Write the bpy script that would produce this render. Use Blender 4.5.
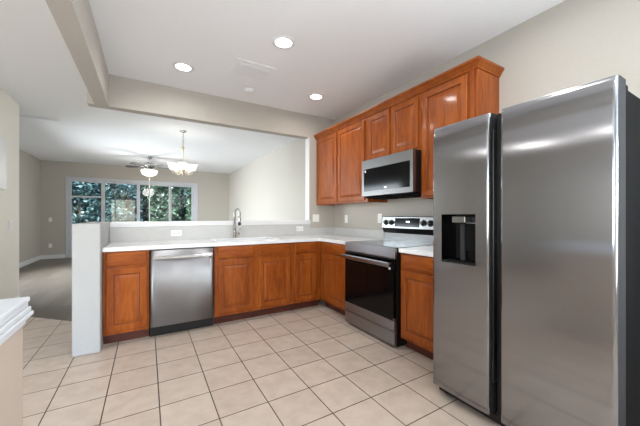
import bpy, bmesh, math, random
from mathutils import Vector, Matrix
random.seed(7)
S = bpy.context.scene
COL = S.collection
PI = math.pi
for o in list(bpy.data.objects): bpy.data.objects.remove(o)

# ------------------------------------------------------------------ camera, world, light, exposure
H = 2.757                      # ceiling height
cam_d = bpy.data.cameras.new('camera'); cam = bpy.data.objects.new('camera', cam_d); COL.objects.link(cam)
cam.location = (-2.589, -3.915, 1.204)
cam.rotation_euler = (PI/2, 0, -0.5367)
cam_d.sensor_width = 36; cam_d.lens = 290.48/640*36; cam_d.shift_y = 3/640; cam_d.clip_start = .02
S.camera = cam

w = bpy.data.worlds.new('sky'); S.world = w; w.use_nodes = True
nt = w.node_tree; bg = nt.nodes['Background']
sky = nt.nodes.new('ShaderNodeTexSky'); sky.sky_type = 'NISHITA'; sky.sun_disc = False
sky.sun_elevation = math.radians(48); sky.sun_rotation = math.radians(200)
nt.links.new(sky.outputs[0], bg.inputs[0]); bg.inputs[1].default_value = .55

def lamp(name, kind, loc, rot, energy, color=(1, 1, 1), **k):
    d = bpy.data.lights.new(name, kind); d.energy = energy; d.color = color
    for a, b in k.items(): setattr(d, a, b)
    o = bpy.data.objects.new(name, d); o.location = loc; o.rotation_euler = rot; COL.objects.link(o)
    return o
lamp('sun', 'SUN', (0, 0, 9), (math.radians(42), 0, math.radians(-20)), 7, (1, .95, .86), angle=.01)
# fill lights added at invented windows around the camera and in the living room
lamp('rear_fill_light', 'AREA', (-4.5, -6.62, 1.35), (PI/2+1.1, 0, 0), 30, (.82, .925, 1), shape='RECTANGLE', size=2.2, size_y=1.9)
lamp('side_fill_light', 'AREA', (.05, -5.45, 1.35), (PI/2+.75, 0, PI/2), 120, (.82, .925, 1), shape='RECTANGLE', size=1.5, size_y=1.9)
lamp('nook_fill_light', 'AREA', (-6.93, -5.2, 1.35), (PI/2+.6, 0, -PI/2), 75, (.84, .93, 1), shape='RECTANGLE', size=1.8, size_y=1.9)
lamp('living_fill_light', 'AREA', (-5.24, 3.6, 1.4), (PI/2-.3, 0, -PI/2), 108, (.86, .94, 1), shape='RECTANGLE', size=2.3, size_y=1.7, spread=2.0)
vs = S.view_settings
vs.view_transform = 'Standard'; vs.look = 'None'; vs.gamma = 1; vs.use_curve_mapping = False
vs.exposure = 0.92

# ------------------------------------------------------------------ materials
def srgb(r, g, b):
    f = lambda c: (c/255/12.92) if c/255 <= .04045 else ((c/255+.055)/1.055)**2.4
    return (f(r), f(g), f(b), 1)
def mat(name, col, rough=.5, metal=0, **k):
    m = bpy.data.materials.new(name); m.use_nodes = True
    b = m.node_tree.nodes['Principled BSDF']
    b.inputs['Base Color'].default_value = col; b.inputs['Roughness'].default_value = rough; b.inputs['Metallic'].default_value = metal
    for a, v in k.items(): b.inputs[a.replace('_', ' ')].default_value = v
    return m
def N(m, t, **k):
    n = m.node_tree.nodes.new(t)
    for a, v in k.items(): setattr(n, a, v)
    return n
def L(m, a, b): m.node_tree.links.new(a, b)
def noise_tint(m, c1, c2, scale=(1, 1, 1), nscale=5, detail=4, bump=0, rough=None, lo=.3, hi=.7):
    b = m.node_tree.nodes['Principled BSDF']
    tc = N(m, 'ShaderNodeTexCoord'); mp = N(m, 'ShaderNodeMapping'); mp.inputs['Scale'].default_value = scale
    no = N(m, 'ShaderNodeTexNoise'); no.inputs['Scale'].default_value = nscale; no.inputs['Detail'].default_value = detail
    cr = N(m, 'ShaderNodeValToRGB'); cr.color_ramp.elements[0].color = c1; cr.color_ramp.elements[1].color = c2
    cr.color_ramp.elements[0].position = lo; cr.color_ramp.elements[1].position = hi
    L(m, tc.outputs['Object'], mp.inputs[0]); L(m, mp.outputs[0], no.inputs['Vector']); L(m, no.outputs[0], cr.inputs[0]); L(m, cr.outputs[0], b.inputs['Base Color'])
    if bump:
        bp = N(m, 'ShaderNodeBump'); bp.inputs['Strength'].default_value = bump; bp.inputs['Distance'].default_value = .004
        L(m, no.outputs[0], bp.inputs['Height']); L(m, bp.outputs[0], b.inputs['Normal'])
    return m
M = {}
M['wall'] = noise_tint(mat('wall_paint', srgb(183, 178, 170), .85), srgb(182, 177, 169), srgb(185, 180, 172), nscale=60, bump=.05)
M['walllit'] = noise_tint(mat('left_wall_lit_paint', srgb(236, 232, 223), .85), srgb(235, 231, 222), srgb(238, 234, 225), nscale=60, bump=.05)  # left wall colour lightened, standing in for light that doesn't reach it
M['ceil'] = noise_tint(mat('ceiling_paint', srgb(244, 245, 247), .9), srgb(243, 244, 246), srgb(246, 247, 249), nscale=90, bump=.12)
M['white'] = mat('white_trim_paint', srgb(226, 227, 229), .4)
M['pony'] = noise_tint(mat('half_wall_paint', srgb(174, 174, 174), .75), srgb(173, 173, 173), srgb(175, 175, 175), nscale=60)
M['bouncetint'] = mat('low_wall_bounce_tint', srgb(176, 160, 146), .8)  # warm bounce from the floor put into the low wall's colour
M['quartz'] = noise_tint(mat('white_quartz', srgb(238, 238, 238), .18), srgb(230, 231, 232), srgb(243, 243, 243), nscale=14, detail=8)
M['splash'] = noise_tint(mat('grey_white_backsplash', srgb(196, 196, 195), .3), srgb(194, 194, 193), srgb(199, 199, 198), nscale=14, detail=6)
M['mwsteel'] = mat('microwave_steel', srgb(128, 128, 129), .36, 1)
M['handle'] = mat('polished_handle_steel', srgb(214, 214, 215), .2, 1)
M['captrim'] = mat('white_cap_paint', srgb(198, 200, 203), .45)
M['black'] = mat('black_plastic', srgb(14, 14, 15), .35)
M['blackgloss'] = mat('black_glass', srgb(6, 6, 7), .10, Specular_IOR_Level=.22)
M['darkgrey'] = mat('dark_grey_enamel', srgb(17, 17, 18), .8, Specular_IOR_Level=.08)
M['cooktop'] = mat('cooktop_glass', srgb(28, 28, 30), .12)
M['ring'] = mat('burner_ring_print', srgb(95, 95, 96), .3)
M['plate'] = mat('outlet_plate_white', srgb(238, 238, 236), .35)
M['slot'] = mat('outlet_slot_dark', srgb(60, 58, 56), .5)
M['chrome'] = mat('brushed_nickel', srgb(190, 188, 184), .22, 1)
M['bladewood'] = mat('fan_blade_dark', srgb(62, 58, 58), .5)
M['cream'] = mat('cream_metal', srgb(214, 204, 182), .4, .3)
M['badge'] = mat('badge_silver', srgb(225, 225, 225), .3, .3)
M['display'] = mat('display_digits', srgb(220, 235, 240), .3, Emission_Color=(.8, .95, 1, 1), Emission_Strength=1.5)
M['bulb'] = mat('lamp_diffuser', srgb(255, 255, 255), .4, Emission_Color=(1, .97, .92, 1), Emission_Strength=6)
M['shade'] = mat('lit_glass_shade', srgb(225, 225, 222), .3, Emission_Color=(1, .98, .94, 1), Emission_Strength=.42)
def steel(name, base, rough, rot, aniso=.75, axis='Z', streak=(1, 1, 250)):
    m = mat(name, base, rough, 1); b = m.node_tree.nodes['Principled BSDF']
    b.inputs['Anisotropic'].default_value = aniso; b.inputs['Anisotropic Rotation'].default_value = rot
    tg = N(m, 'ShaderNodeTangent'); tg.direction_type = 'RADIAL'; tg.axis = axis
    L(m, tg.outputs[0], b.inputs['Tangent'])
    tc = N(m, 'ShaderNodeTexCoord'); mp = N(m, 'ShaderNodeMapping'); mp.inputs['Scale'].default_value = streak
    no = N(m, 'ShaderNodeTexNoise'); no.inputs['Scale'].default_value = 3; no.inputs['Detail'].default_value = 3
    mr = N(m, 'ShaderNodeMapRange'); mr.inputs[3].default_value = rough-.012; mr.inputs[4].default_value = rough+.018
    L(m, tc.outputs['Object'], mp.inputs[0]); L(m, mp.outputs[0], no.inputs['Vector']); L(m, no.outputs[0], mr.inputs[0])
    if streak[2] > 1: L(m, mr.outputs[0], b.inputs['Roughness'])
    return m
M['steel'] = steel('brushed_steel_horizontal', srgb(158, 158, 161), .36, .25, .92)
M['steelv'] = steel('brushed_steel_vertical', srgb(150, 150, 153), .15, 0, .95, streak=(1, 1, 1))
M['steelp'] = mat('plain_steel', srgb(150, 150, 150), .27, 1)

def woodmat(name, c1, c2, sc):
    m = mat(name, c1, .33); b = m.node_tree.nodes['Principled BSDF']
    b.inputs['Specular IOR Level'].default_value = .2; b.inputs['Coat Weight'].default_value = .2; b.inputs['Coat Roughness'].default_value = .09
    tc = N(m, 'ShaderNodeTexCoord'); mp = N(m, 'ShaderNodeMapping'); mp.inputs['Scale'].default_value = sc
    no = N(m, 'ShaderNodeTexNoise'); no.inputs['Scale'].default_value = 6; no.inputs['Detail'].default_value = 6; no.inputs['Distortion'].default_value = .6
    n2 = N(m, 'ShaderNodeTexNoise'); n2.inputs['Scale'].default_value = 1.6; n2.inputs['Detail'].default_value = 2
    mx = N(m, 'ShaderNodeMath', operation='ADD'); hf = N(m, 'ShaderNodeMath', operation='MULTIPLY'); hf.inputs[1].default_value = .5
    cr = N(m, 'ShaderNodeValToRGB'); cr.color_ramp.elements[0].color = c1; cr.color_ramp.elements[1].color = c2
    cr.color_ramp.elements[0].position = .36; cr.color_ramp.elements[1].position = .64
    L(m, tc.outputs['Object'], mp.inputs[0]); L(m, mp.outputs[0], no.inputs['Vector']); L(m, mp.outputs[0], n2.inputs['Vector'])
    L(m, no.outputs[0], mx.inputs[0]); L(m, n2.outputs[0], mx.inputs[1]); L(m, mx.outputs[0], hf.inputs[0]); L(m, hf.outputs[0], cr.inputs[0]); L(m, cr.outputs[0], b.inputs['Base Color'])
    return m
M['wood'] = woodmat('cherry_wood', srgb(124, 56, 15), srgb(162, 86, 29), (7, 7, 1.1))
M['woodh'] = woodmat('cherry_wood_drawer', srgb(126, 58, 16), srgb(164, 88, 30), (1.4, 1.4, 7))
M['glaze'] = mat('dark_cherry_glaze', srgb(112, 52, 20), .4)
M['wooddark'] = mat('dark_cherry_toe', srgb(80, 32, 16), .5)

def tile():
    m = mat('beige_floor_tile', srgb(214, 196, 180), .35); b = m.node_tree.nodes['Principled BSDF']
    tc = N(m, 'ShaderNodeTexCoord'); mp = N(m, 'ShaderNodeMapping')
    px, py = .3022, .3045
    mp.inputs['Scale'].default_value = (1/px, 1/py, 1); mp.inputs['Location'].default_value = (1.615/px+40, 1.8225/py+40, 0)
    br = N(m, 'ShaderNodeTexBrick', offset=0, squash=1)
    br.inputs['Scale'].default_value = 1; br.inputs['Brick Width'].default_value = 1; br.inputs['Row Height'].default_value = 1
    br.inputs['Mortar Size'].default_value = .012; br.inputs['Mortar Smooth'].default_value = .1
    br.inputs['Color1'].default_value = srgb(194, 178, 164); br.inputs['Color2'].default_value = srgb(200, 185, 170); br.inputs['Mortar'].default_value = srgb(74, 64, 54)
    no = N(m, 'ShaderNodeTexNoise'); no.inputs['Scale'].default_value = 9; no.inputs['Detail'].default_value = 6
    cr = N(m, 'ShaderNodeValToRGB'); cr.color_ramp.elements[0].color = (.84, .82, .80, 1); cr.color_ramp.elements[1].color = (1, 1, 1, 1)
    cr.color_ramp.elements[0].position = .3; cr.color_ramp.elements[1].position = .62
    mx = N(m, 'ShaderNodeMixRGB', blend_type='MULTIPLY'); mx.inputs[0].default_value = .8
    L(m, tc.outputs['Object'], mp.inputs[0]); L(m, mp.outputs[0], br.inputs['Vector']); L(m, tc.outputs['Object'], no.inputs['Vector']); L(m, no.outputs[0], cr.inputs[0])
    L(m, br.outputs['Color'], mx.inputs[1]); L(m, cr.outputs[0], mx.inputs[2]); L(m, mx.outputs[0], b.inputs['Base Color'])
    bp = N(m, 'ShaderNodeBump', invert=True); bp.inputs['Distance'].default_value = .002; bp.inputs['Strength'].default_value = .5
    L(m, br.outputs['Fac'], bp.inputs['Height']); L(m, bp.outputs[0], b.inputs['Normal'])
    return m
M['tile'] = tile()
def planks():
    m = mat('grey_oak_planks', srgb(150, 136, 120), .4); b = m.node_tree.nodes['Principled BSDF']
    tc = N(m, 'ShaderNodeTexCoord'); mp = N(m, 'ShaderNodeMapping'); mp.inputs['Rotation'].default_value = (0, 0, PI/2)
    br = N(m, 'ShaderNodeTexBrick', offset=.37); br.inputs['Scale'].default_value = 1; br.inputs['Brick Width'].default_value = 1.2; br.inputs['Row Height'].default_value = .17
    br.inputs['Mortar Size'].default_value = .002
    br.inputs['Color1'].default_value = srgb(98, 90, 81); br.inputs['Color2'].default_value = srgb(118, 109, 99); br.inputs['Mortar'].default_value = srgb(98, 87, 76)
    m2 = N(m, 'ShaderNodeMapping'); m2.inputs['Scale'].default_value = (14, 1, 1)
    no = N(m, 'ShaderNodeTexNoise'); no.inputs['Scale'].default_value = 2; no.inputs['Detail'].default_value = 5
    cr = N(m, 'ShaderNodeValToRGB'); cr.color_ramp.elements[0].color = (.72, .70, .68, 1); cr.color_ramp.elements[1].color = (1, 1, 1, 1)
    mx = N(m, 'ShaderNodeMixRGB', blend_type='MULTIPLY'); mx.inputs[0].default_value = .8
    L(m, tc.outputs['Object'], mp.inputs[0]); L(m, mp.outputs[0], br.inputs['Vector']); L(m, tc.outputs['Object'], m2.inputs[0]); L(m, m2.outputs[0], no.inputs['Vector']); L(m, no.outputs[0], cr.inputs[0])
    L(m, br.outputs['Color'], mx.inputs[1]); L(m, cr.outputs[0], mx.inputs[2]); L(m, mx.outputs[0], b.inputs['Base Color'])
    return m
M['planks'] = planks()
def thin_glass():
    m = bpy.data.materials.new('window_glass'); m.use_nodes = True; t = m.node_tree; t.nodes.clear()
    out = t.nodes.new('ShaderNodeOutputMaterial'); a = t.nodes.new('ShaderNodeBsdfTransparent'); g = t.nodes.new('ShaderNodeBsdfGlossy'); g.inputs['Roughness'].default_value = .0
    f = t.nodes.new('ShaderNodeFresnel'); f.inputs[0].default_value = 1.33; x = t.nodes.new('ShaderNodeMixShader')
    a.inputs[0].default_value = (.93, .97, .98, 1)
    t.links.new(f.outputs[0], x.inputs[0]); t.links.new(a.outputs[0], x.inputs[1]); t.links.new(g.outputs[0], x.inputs[2]); t.links.new(x.outputs[0], out.inputs[0])
    return m
M['glass'] = thin_glass()
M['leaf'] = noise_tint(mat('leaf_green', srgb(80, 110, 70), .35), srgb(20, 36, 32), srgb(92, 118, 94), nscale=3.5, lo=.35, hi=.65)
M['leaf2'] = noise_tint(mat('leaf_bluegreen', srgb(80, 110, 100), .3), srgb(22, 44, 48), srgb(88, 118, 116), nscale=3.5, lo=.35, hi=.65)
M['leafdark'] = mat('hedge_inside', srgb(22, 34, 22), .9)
M['bark'] = mat('bark', srgb(80, 66, 54), .9)
M['grass'] = noise_tint(mat('lawn', srgb(86, 108, 60), .9), srgb(66, 90, 44), srgb(110, 128, 74), nscale=12)
M['concrete'] = noise_tint(mat('patio_concrete', srgb(170, 164, 154), .85), srgb(160, 154, 146), srgb(180, 174, 164), nscale=8)
M['frame'] = mat('grey_white_door_frame', srgb(196, 199, 206), .4)
M['soffit'] = mat('brown_soffit', srgb(96, 78, 62), .7)

# ------------------------------------------------------------------ mesh helpers
class MB:
    def __init__(s): s.bm = bmesh.new()
    def box(s, x0, x1, y0, y1, z0, z1, bev=0, seg=2, mi=0):
        b = bmesh.new(); bmesh.ops.create_cube(b, size=1)
        x0, x1 = sorted((x0, x1)); y0, y1 = sorted((y0, y1)); z0, z1 = sorted((z0, z1))
        for v in b.verts: v.co = Vector(((x0+x1)/2+v.co.x*(x1-x0), (y0+y1)/2+v.co.y*(y1-y0), (z0+z1)/2+v.co.z*(z1-z0)))
        if bev: bmesh.ops.bevel(b, geom=b.edges[:], offset=bev, segments=seg, affect='EDGES', profile=.5)
        return s.add(b, mi)
    def add(s, b, mi=0, mtx=None):
        if mtx: bmesh.ops.transform(b, matrix=mtx, verts=b.verts[:])
        me = bpy.data.meshes.new('t'); 
        for f in b.faces: f.material_index = mi if mi else f.material_index
        b.to_mesh(me); b.free(); s.bm.from_mesh(me); bpy.data.meshes.remove(me); return s
    def poly(s, pts, mi=0):
        f = s.bm.faces.new([s.bm.verts.new(p) for p in pts]); f.material_index = mi; return s
    def lathe(s, prof, c=(0, 0, 0), seg=32, mtx=None, mi=0):
        b = bmesh.new(); rows = []
        for r, z in prof:
            if r < 1e-6: rows.append([b.verts.new((0, 0, z))])
            else: rows.append([b.verts.new((r*math.cos(2*PI*i/seg), r*math.sin(2*PI*i/seg), z)) for i in range(seg)])
        for a, d in zip(rows, rows[1:]):
            for i in range(seg):
                j = (i+1) % seg
                if len(a) == 1 and len(d) == 1: continue
                if len(a) == 1: b.faces.new((a[0], d[j], d[i]))
                elif len(d) == 1: b.faces.new((a[i], a[j], d[0]))
                else: b.faces.new((a[i], a[j], d[j], d[i]))
        for f in b.faces: f.smooth = True
        bmesh.ops.recalc_face_normals(b, faces=b.faces[:])
        return s.add(b, mi, (Matrix.Translation(c) @ mtx) if mtx else Matrix.Translation(c))
    def cyl(s, p0, p1, r, seg=20, r1=None, mi=0):
        p0, p1 = Vector(p0), Vector(p1); d = p1-p0; r1 = r if r1 is None else r1
        q = d.to_track_quat('Z', 'Y').to_matrix().to_4x4()
        return s.lathe([(0, 0), (r, 0), (r1, d.length), (0, d.length)], p0, seg, q, mi)
    def tube(s, pts, r, seg=10, mi=0):
        pts = [Vector(p) for p in pts]; n = len(pts); b = bmesh.new(); rows = []
        rr = r if isinstance(r, (list, tuple)) else [r]*n
        up = None
        for i, p in enumerate(pts):
            t = (pts[min(i+1, n-1)]-pts[max(i-1, 0)]).normalized()
            if up is None: up = t.orthogonal().normalized()
            up = (up-t*up.dot(t)).normalized(); sd = t.cross(up)
            rows.append([b.verts.new(p+(up*math.cos(2*PI*k/seg)+sd*math.sin(2*PI*k/seg))*rr[i]) for k in range(seg)])
        for a, d in zip(rows, rows[1:]):
            for k in range(seg): b.faces.new((a[k], a[(k+1) % seg], d[(k+1) % seg], d[k]))
        b.faces.new(rows[0]); b.faces.new(rows[-1])
        for f in b.faces: f.smooth = True
        bmesh.ops.recalc_face_normals(b, faces=b.faces[:])
        return s.add(b, mi)
    def prism(s, prof, axis, a0, a1, mi=0):
        # prof: list of 2D points; axis: 'y' -> prof is (x,z); 'x' -> prof is (y,z); 'z' -> prof is (x,y)
        f = {'y': lambda p, a: (p[0], a, p[1]), 'x': lambda p, a: (a, p[0], p[1]), 'z': lambda p, a: (p[0], p[1], a)}[axis]
        b = bmesh.new(); A = [b.verts.new(f(p, a0)) for p in prof]; B = [b.verts.new(f(p, a1)) for p in prof]
        n = len(prof)
        for i in range(n): b.faces.new((A[i], A[(i+1) % n], B[(i+1) % n], B[i]))
        b.faces.new(A); b.faces.new(B); bmesh.ops.recalc_face_normals(b, faces=b.faces[:])
        return s.add(b, mi)

def root_loc(o):
    v = Vector((0, 0, 0))
    while o: v = v+o.location; o = o.parent
    return v
def build(name, mb, mats, parent=None, label=None, loc=None):
    """links the collected shapes (given in world coordinates) as one mesh object"""
    me = bpy.data.meshes.new(name)
    L0 = root_loc(parent) if parent else Vector(loc or (0, 0, 0))
    bmesh.ops.translate(mb.bm, vec=-L0, verts=mb.bm.verts[:])
    mb.bm.to_mesh(me); mb.bm.free()
    for m in (mats if isinstance(mats, (list, tuple)) else [mats]): me.materials.append(M[m])
    o = bpy.data.objects.new(name, me); COL.objects.link(o)
    if parent: o.parent = parent
    else: o.location = L0
    if label: o['label'] = label
    return o
def tag(o, label, cat, group=None, kind=None):
    o['label'] = label; o['category'] = cat
    if group: o['group'] = group
    if kind: o['kind'] = kind
    return o
def thing(name, label, cat, loc, group=None):
    o = bpy.data.objects.new(name, None); o.empty_display_size = .1; COL.objects.link(o); o.location = loc
    return tag(o, label, cat, group)
def struct(name, mb, mats, parent=None, loc=None):
    o = build(name, mb, mats, parent, loc=loc)
    if not parent: o['kind'] = 'structure'
    return o
def copy_tree(o, parent=None):
    c = o.copy(); COL.objects.link(c); c.parent = parent
    for ch in list(o.children): copy_tree(ch, c)
    return c

# ------------------------------------------------------------------ the setting
PX0, PX1, PY0 = -3.14, -2.943, -.724          # short return wall at the left end of the cabinets
# wood/tile boundary runs diagonally from the return wall to the left wall
fl = MB()
fl.poly([(-7, -6.6, 0), (.15, -6.6, 0), (.15, .2, 0), (-3.14, .2, 0), (-4.12, 1.16, 0), (-7, 1.16, 0)])
struct('floor', fl, 'tile')
fl = MB()
fl.poly([(-3.14, .2, 0), (.15, .2, 0), (.15, 7.2, 0), (-5.3, 7.2, 0), (-5.3, 1.16, 0), (-4.12, 1.16, 0)])
struct('floor', fl, 'planks')
ce = MB(); ce.box(-7.15, .15, -6.75, 7.2, H, H+.12); struct('ceiling', ce, 'ceil')
struct('wall_right', MB().box(0, .15, -4.6, 7.15, 0, H).box(0, .15, -6.75, -6.3, 0, H).box(0, .15, -6.3, -4.6, 0, .3).box(0, .15, -6.3, -4.6, 2.4, H), 'wall')
struct('wall_left', MB().box(-4.27, -4.12, .45, 1.70, 0, H), 'walllit')
struct('wall_living_left', MB().box(-5.30, -5.145, 1.55, 2.4, 0, H).box(-5.30, -5.145, 4.8, 7.15, 0, H).box(-5.30, -5.145, 2.4, 4.8, 0, .5).box(-5.30, -5.145, 2.4, 4.8, 2.3, H).box(-5.145, -4.27, 1.55, 1.70, 0, H), 'wall')
struct('wall_outer_left', MB().box(-7.10, -6.95, -6.6, -6.2, 0, H).box(-7.10, -6.95, -4.2, .6, 0, H).box(-7.10, -6.95, -6.2, -4.2, 0, .3).box(-7.10, -6.95, -6.2, -4.2, 2.4, H), 'wall')
struct('wall_nook', MB().box(-6.95, -4.27, .45, .60, 0, H), 'wall')
struct('wall_rear', MB().box(-6.95, -5.7, -6.75, -6.6, 0, H).box(-3.3, 0, -6.75, -6.6, 0, H).box(-5.7, -3.3, -6.75, -6.6, 0, .3).box(-5.7, -3.3, -6.75, -6.6, 2.4, H), 'wall')
WX0, WX1, WZ1, YB = -4.61, -1.06, 2.345, 6.99
struct('wall_back', MB().box(-5.145, WX0, YB, YB+.16, 0, H).box(WX1, 0, YB, YB+.16, 0, H).box(WX0, WX1, YB, YB+.16, WZ1, H), 'wall')
# kitchen wall: right pier, header over the pass-through, half wall with return
struct('wall_kitchen', MB().box(-.448, 0, 0, .12, 0, 2.408).box(-3.14, 0, 0, .12, 2.408, H), 'wall')
struct('wall_beam', MB().box(-3.075, -2.95, -6.6, 0, 2.402, H), 'wall')
struct('wall_half', MB().box(-3.14, -.448, 0, .12, 0, 1.078), 'pony')
b = MB().box(PX0, PX1, PY0, -.001, 0, 1.137, .012, 3)
o = struct('wall_return', b, 'pony')
struct('trim_1', MB().box(-2.942, -.438, -.022, .14, 1.079, 1.140, .006).box(-3.13, -2.942, .0, .14, 1.079, 1.139, .006), 'white')
struct('jamb_light_board', MB().box(-.456, -.4485, -.002, .122, 1.141, 2.407, .001), 'white')  # white board added over the jamb for the living room light on it
# baseboards
struct('baseboard_living_left', MB().box(-5.145, -5.128, 1.70, 6.97, 0, .11, .004), 'white')
struct('baseboard_back', MB().box(-5.145, WX0-.001, 6.972, 6.99, 0, .11, .004).box(WX1+.001, 0, 6.972, 6.99, 0, .11, .004), 'white')
struct('baseboard_left', MB().box(-4.12, -4.104, .45, 1.70, 0, .10, .004).box(-4.27, -4.104, 1.70, 1.716, 0, .10, .004), 'white')

# low wall with moulded cap at the left, near the camera
struct('wall_low', MB().box(-3.14, -2.945, -6.6, -2.577, 0, .80).box(-3.14, -2.945, -6.6, -2.577, .80, .895), 'bouncetint')
cap = MB()
def ring_cap(e, z0, z1, bev): cap.box(-3.14-e, -2.945+e, -6.59, -2.577+e, z0, z1, bev, 3)
ring_cap(.006, .842, .868, .004); ring_cap(.022, .8675, .882, .004); ring_cap(.017, .8815, .899, .004); ring_cap(.011, .8985, .915, .004); ring_cap(.015, .9145, .932, .005)
struct('trim_2', cap, 'captrim')

# sliding glass door to the garden
d = MB()
fz = WZ1
d.box(WX0, WX0+.09, YB+.02, YB+.13, 0, fz, .004).box(WX1-.16, WX1, YB+.02, YB+.13, 0, fz, .004).box(WX0+.09, WX1-.16, YB+.02, YB+.13, fz-.08, fz, .004).box(WX0+.09, WX1-.16, YB+.02, YB+.13, 0, .05, .004)
door = struct('door_1', d, 'frame')
st = [WX0+.09, -3.74, -2.83, -1.925, WX1-.16]
for i in range(4):
    a, c = st[i], st[i+1]; y0 = YB+.035+(.04 if i % 2 else 0); m_ = MB()
    m_.box(a, a+.045, y0, y0+.035, .05, fz-.08, .003).box(c-.045, c, y0, y0+.035, .05, fz-.08, .003)
    m_.box(a+.045, c-.045, y0, y0+.035, fz-.14, fz-.08, .003).box(a+.045, c-.045, y0, y0+.035, .05, .14, .003)
    if i == 0: m_.box(a+.045, c-.045, y0, y0+.035, 1.75, 1.80, .003)
    if i == 2: m_.box(-2.54, -2.505, y0, y0+.035, .14, fz-.14, .003)
    p_ = build('door_panel', m_, 'frame', door)
    build('glass_pane', MB().box(a+.04, c-.04, y0+.015, y0+.019, .12, fz-.12), 'glass', p_)
struct('trim_3', MB().box(WX0-.012, WX0, YB-.006, YB+.02, .11, fz+.012).box(WX0-.012, WX1+.012, YB-.006, YB+.02, fz, fz+.012).box(WX1, WX1+.012, YB-.006, YB+.02, .11, fz+.012), 'wall')

# invented windows out of view, added to light the room; they show in the steel
for nm, x0, x1, z0, z1 in (('added_window_1', -5.7, -3.3, .3, 2.4),):
    q = MB().box(x0, x0+.06, -6.70, -6.63, z0, z1).box(x1-.06, x1, -6.70, -6.63, z0, z1).box(x0+.06, x1-.06, -6.70, -6.63, z0, z0+.06).box(x0+.06, x1-.06, -6.70, -6.63, z1-.06, z1).box((x0+x1)/2-.04, (x0+x1)/2+.04, -6.70, -6.63, z0+.06, z1-.06)
    struct(nm, q, 'white')
q = MB().box(.06, .12, -6.3, -6.24, .3, 2.4).box(.06, .12, -4.66, -4.6, .3, 2.4).box(.06, .12, -6.24, -4.66, .3, .36).box(.06, .12, -6.24, -4.66, 2.34, 2.4).box(.06, .12, -5.47, -5.43, .36, 2.34)
struct('added_window_4', MB().box(-7.08, -7.0, -6.2, -6.14, .3, 2.4).box(-7.08, -7.0, -4.26, -4.2, .3, 2.4).box(-7.08, -7.0, -6.14, -4.26, .3, .36).box(-7.08, -7.0, -6.14, -4.26, 2.34, 2.4).box(-7.08, -7.0, -5.22, -5.18, .36, 2.34), 'white')  # left wall window added to brighten the surfaces facing it
struct('added_window_2', q, 'white')  # right wall window added for the light from that side
q = MB().box(-5.235, -5.165, 2.4, 2.45, .5, 2.3).box(-5.235, -5.165, 4.75, 4.8, .5, 2.3).box(-5.235, -5.165, 2.45, 4.75, .5, .55).box(-5.235, -5.165, 2.45, 4.75, 2.25, 2.3).box(-5.235, -5.165, 3.57, 3.63, .55, 2.25)
struct('added_window_3', q, 'white')  # living room window added out of view to brighten that room

# ------------------------------------------------------------------ cabinets
def panel(axis, face, a0, a1, z0, z1, th=.019, raised=True, fr=.055):
    """door slab with mitred frame, dark glazed groove and raised field. axis 'y': front faces -Y at y=face, a = x range;
       axis 'x': front faces -X at x=face, a = y range"""
    a0, a1 = sorted((a0, a1)); mb = MB(); bm = mb.bm
    def P(a, z, dep): return (a, face+dep, z) if axis == 'y' else (face+dep, a, z)
    if raised: rings = [(0, th, 0), (0, .004, 0), (.003, .001, 0), (.006, 0, 0), (fr, 0, 0), (fr+.003, .004, 0), (fr+.005, .0085, 1), (fr+.010, .0095, 1), (fr+.015, .0075, 0), (fr+.038, .0015, 0), (fr+.041, .001, 0)]
    else: rings = [(0, th, 0), (0, .006, 0), (.004, .002, 0), (.009, .0005, 0), (.012, 0, 0)]
    prev = None
    for ins, dep, mi in rings:
        r = [bm.verts.new(P(a, z, dep)) for a, z in ((a0+ins, z0+ins), (a1-ins, z0+ins), (a1-ins, z1-ins), (a0+ins, z1-ins))]
        if prev:
            for i in range(4):
                f = bm.faces.new((prev[i], prev[(i+1) % 4], r[(i+1) % 4], r[i])); f.material_index = mi
        else: bm.faces.new(r)
        prev = r
    bm.faces.new(prev)
    bmesh.ops.recalc_face_normals(bm, faces=bm.faces[:])
    return mb
WG = ['wood', 'glaze']
FY = -.61; FX = -.61
def base_back(label, x0, x1, doors, group=None):
    """base cabinet against the half wall, facing -Y"""
    t = thing('base_cabinet', label, 'cabinet', ((x0+x1)/2, -.3, 0), 'base cabinets')
    c = MB(); T = .018
    c.box(x0, x0+T, FY+.02, -.02, .1, .874).box(x1-T, x1, FY+.02, -.02, .1, .874).box(x0+T, x1-T, FY+.02, -.02, .1, .118).box(x0+T, x1-T, -.03, -.02, .118, .874)
    c.box(x0, x1, FY, FY+.0199, .1, .874)
    build('carcass', c, 'wood', t)
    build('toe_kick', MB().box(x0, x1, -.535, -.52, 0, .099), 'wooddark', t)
    for a, b_ in doors:
        build('door', panel('y', FY-.0195, a, b_, .132, .716), WG, t)
        build('drawer_front', panel('y', FY-.0195, a, b_, .738, .862, raised=False), 'woodh', t)
    return t
def base_right(label, y0, y1, doors, stile=None):
    """base cabinet against the right wall, facing -X; y0 > y1"""
    t = thing('base_cabinet', label, 'cabinet', (-.3, (y0+y1)/2, 0), 'base cabinets')
    c = MB(); T = .018
    c.box(FX+.02, -.005, y0-T, y0, .1, .874).box(FX+.02, -.005, y1, y1+T, .1, .874).box(FX+.02, -.005, y1+T, y0-T, .1, .118).box(-.02, -.005, y1+T, y0-T, .118, .874)
    c.box(FX, FX+.0199, y1, y0, .1, .874)
    build('carcass', c, 'wood', t)
    build('toe_kick', MB().box(-.535, -.52, y1, y0, 0, .099), 'wooddark', t)
    for a, b_ in doors:
        build('door', panel('x', FX-.0195, a, b_, .132, .716), WG, t)
        build('drawer_front', panel('x', FX-.0195, a, b_, .738, .862, raised=False), 'woodh', t)
    return t
base_back('cherry base cabinet between the white return wall and the dishwasher', -2.938, -2.573, [(-2.913, -2.592)])
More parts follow.
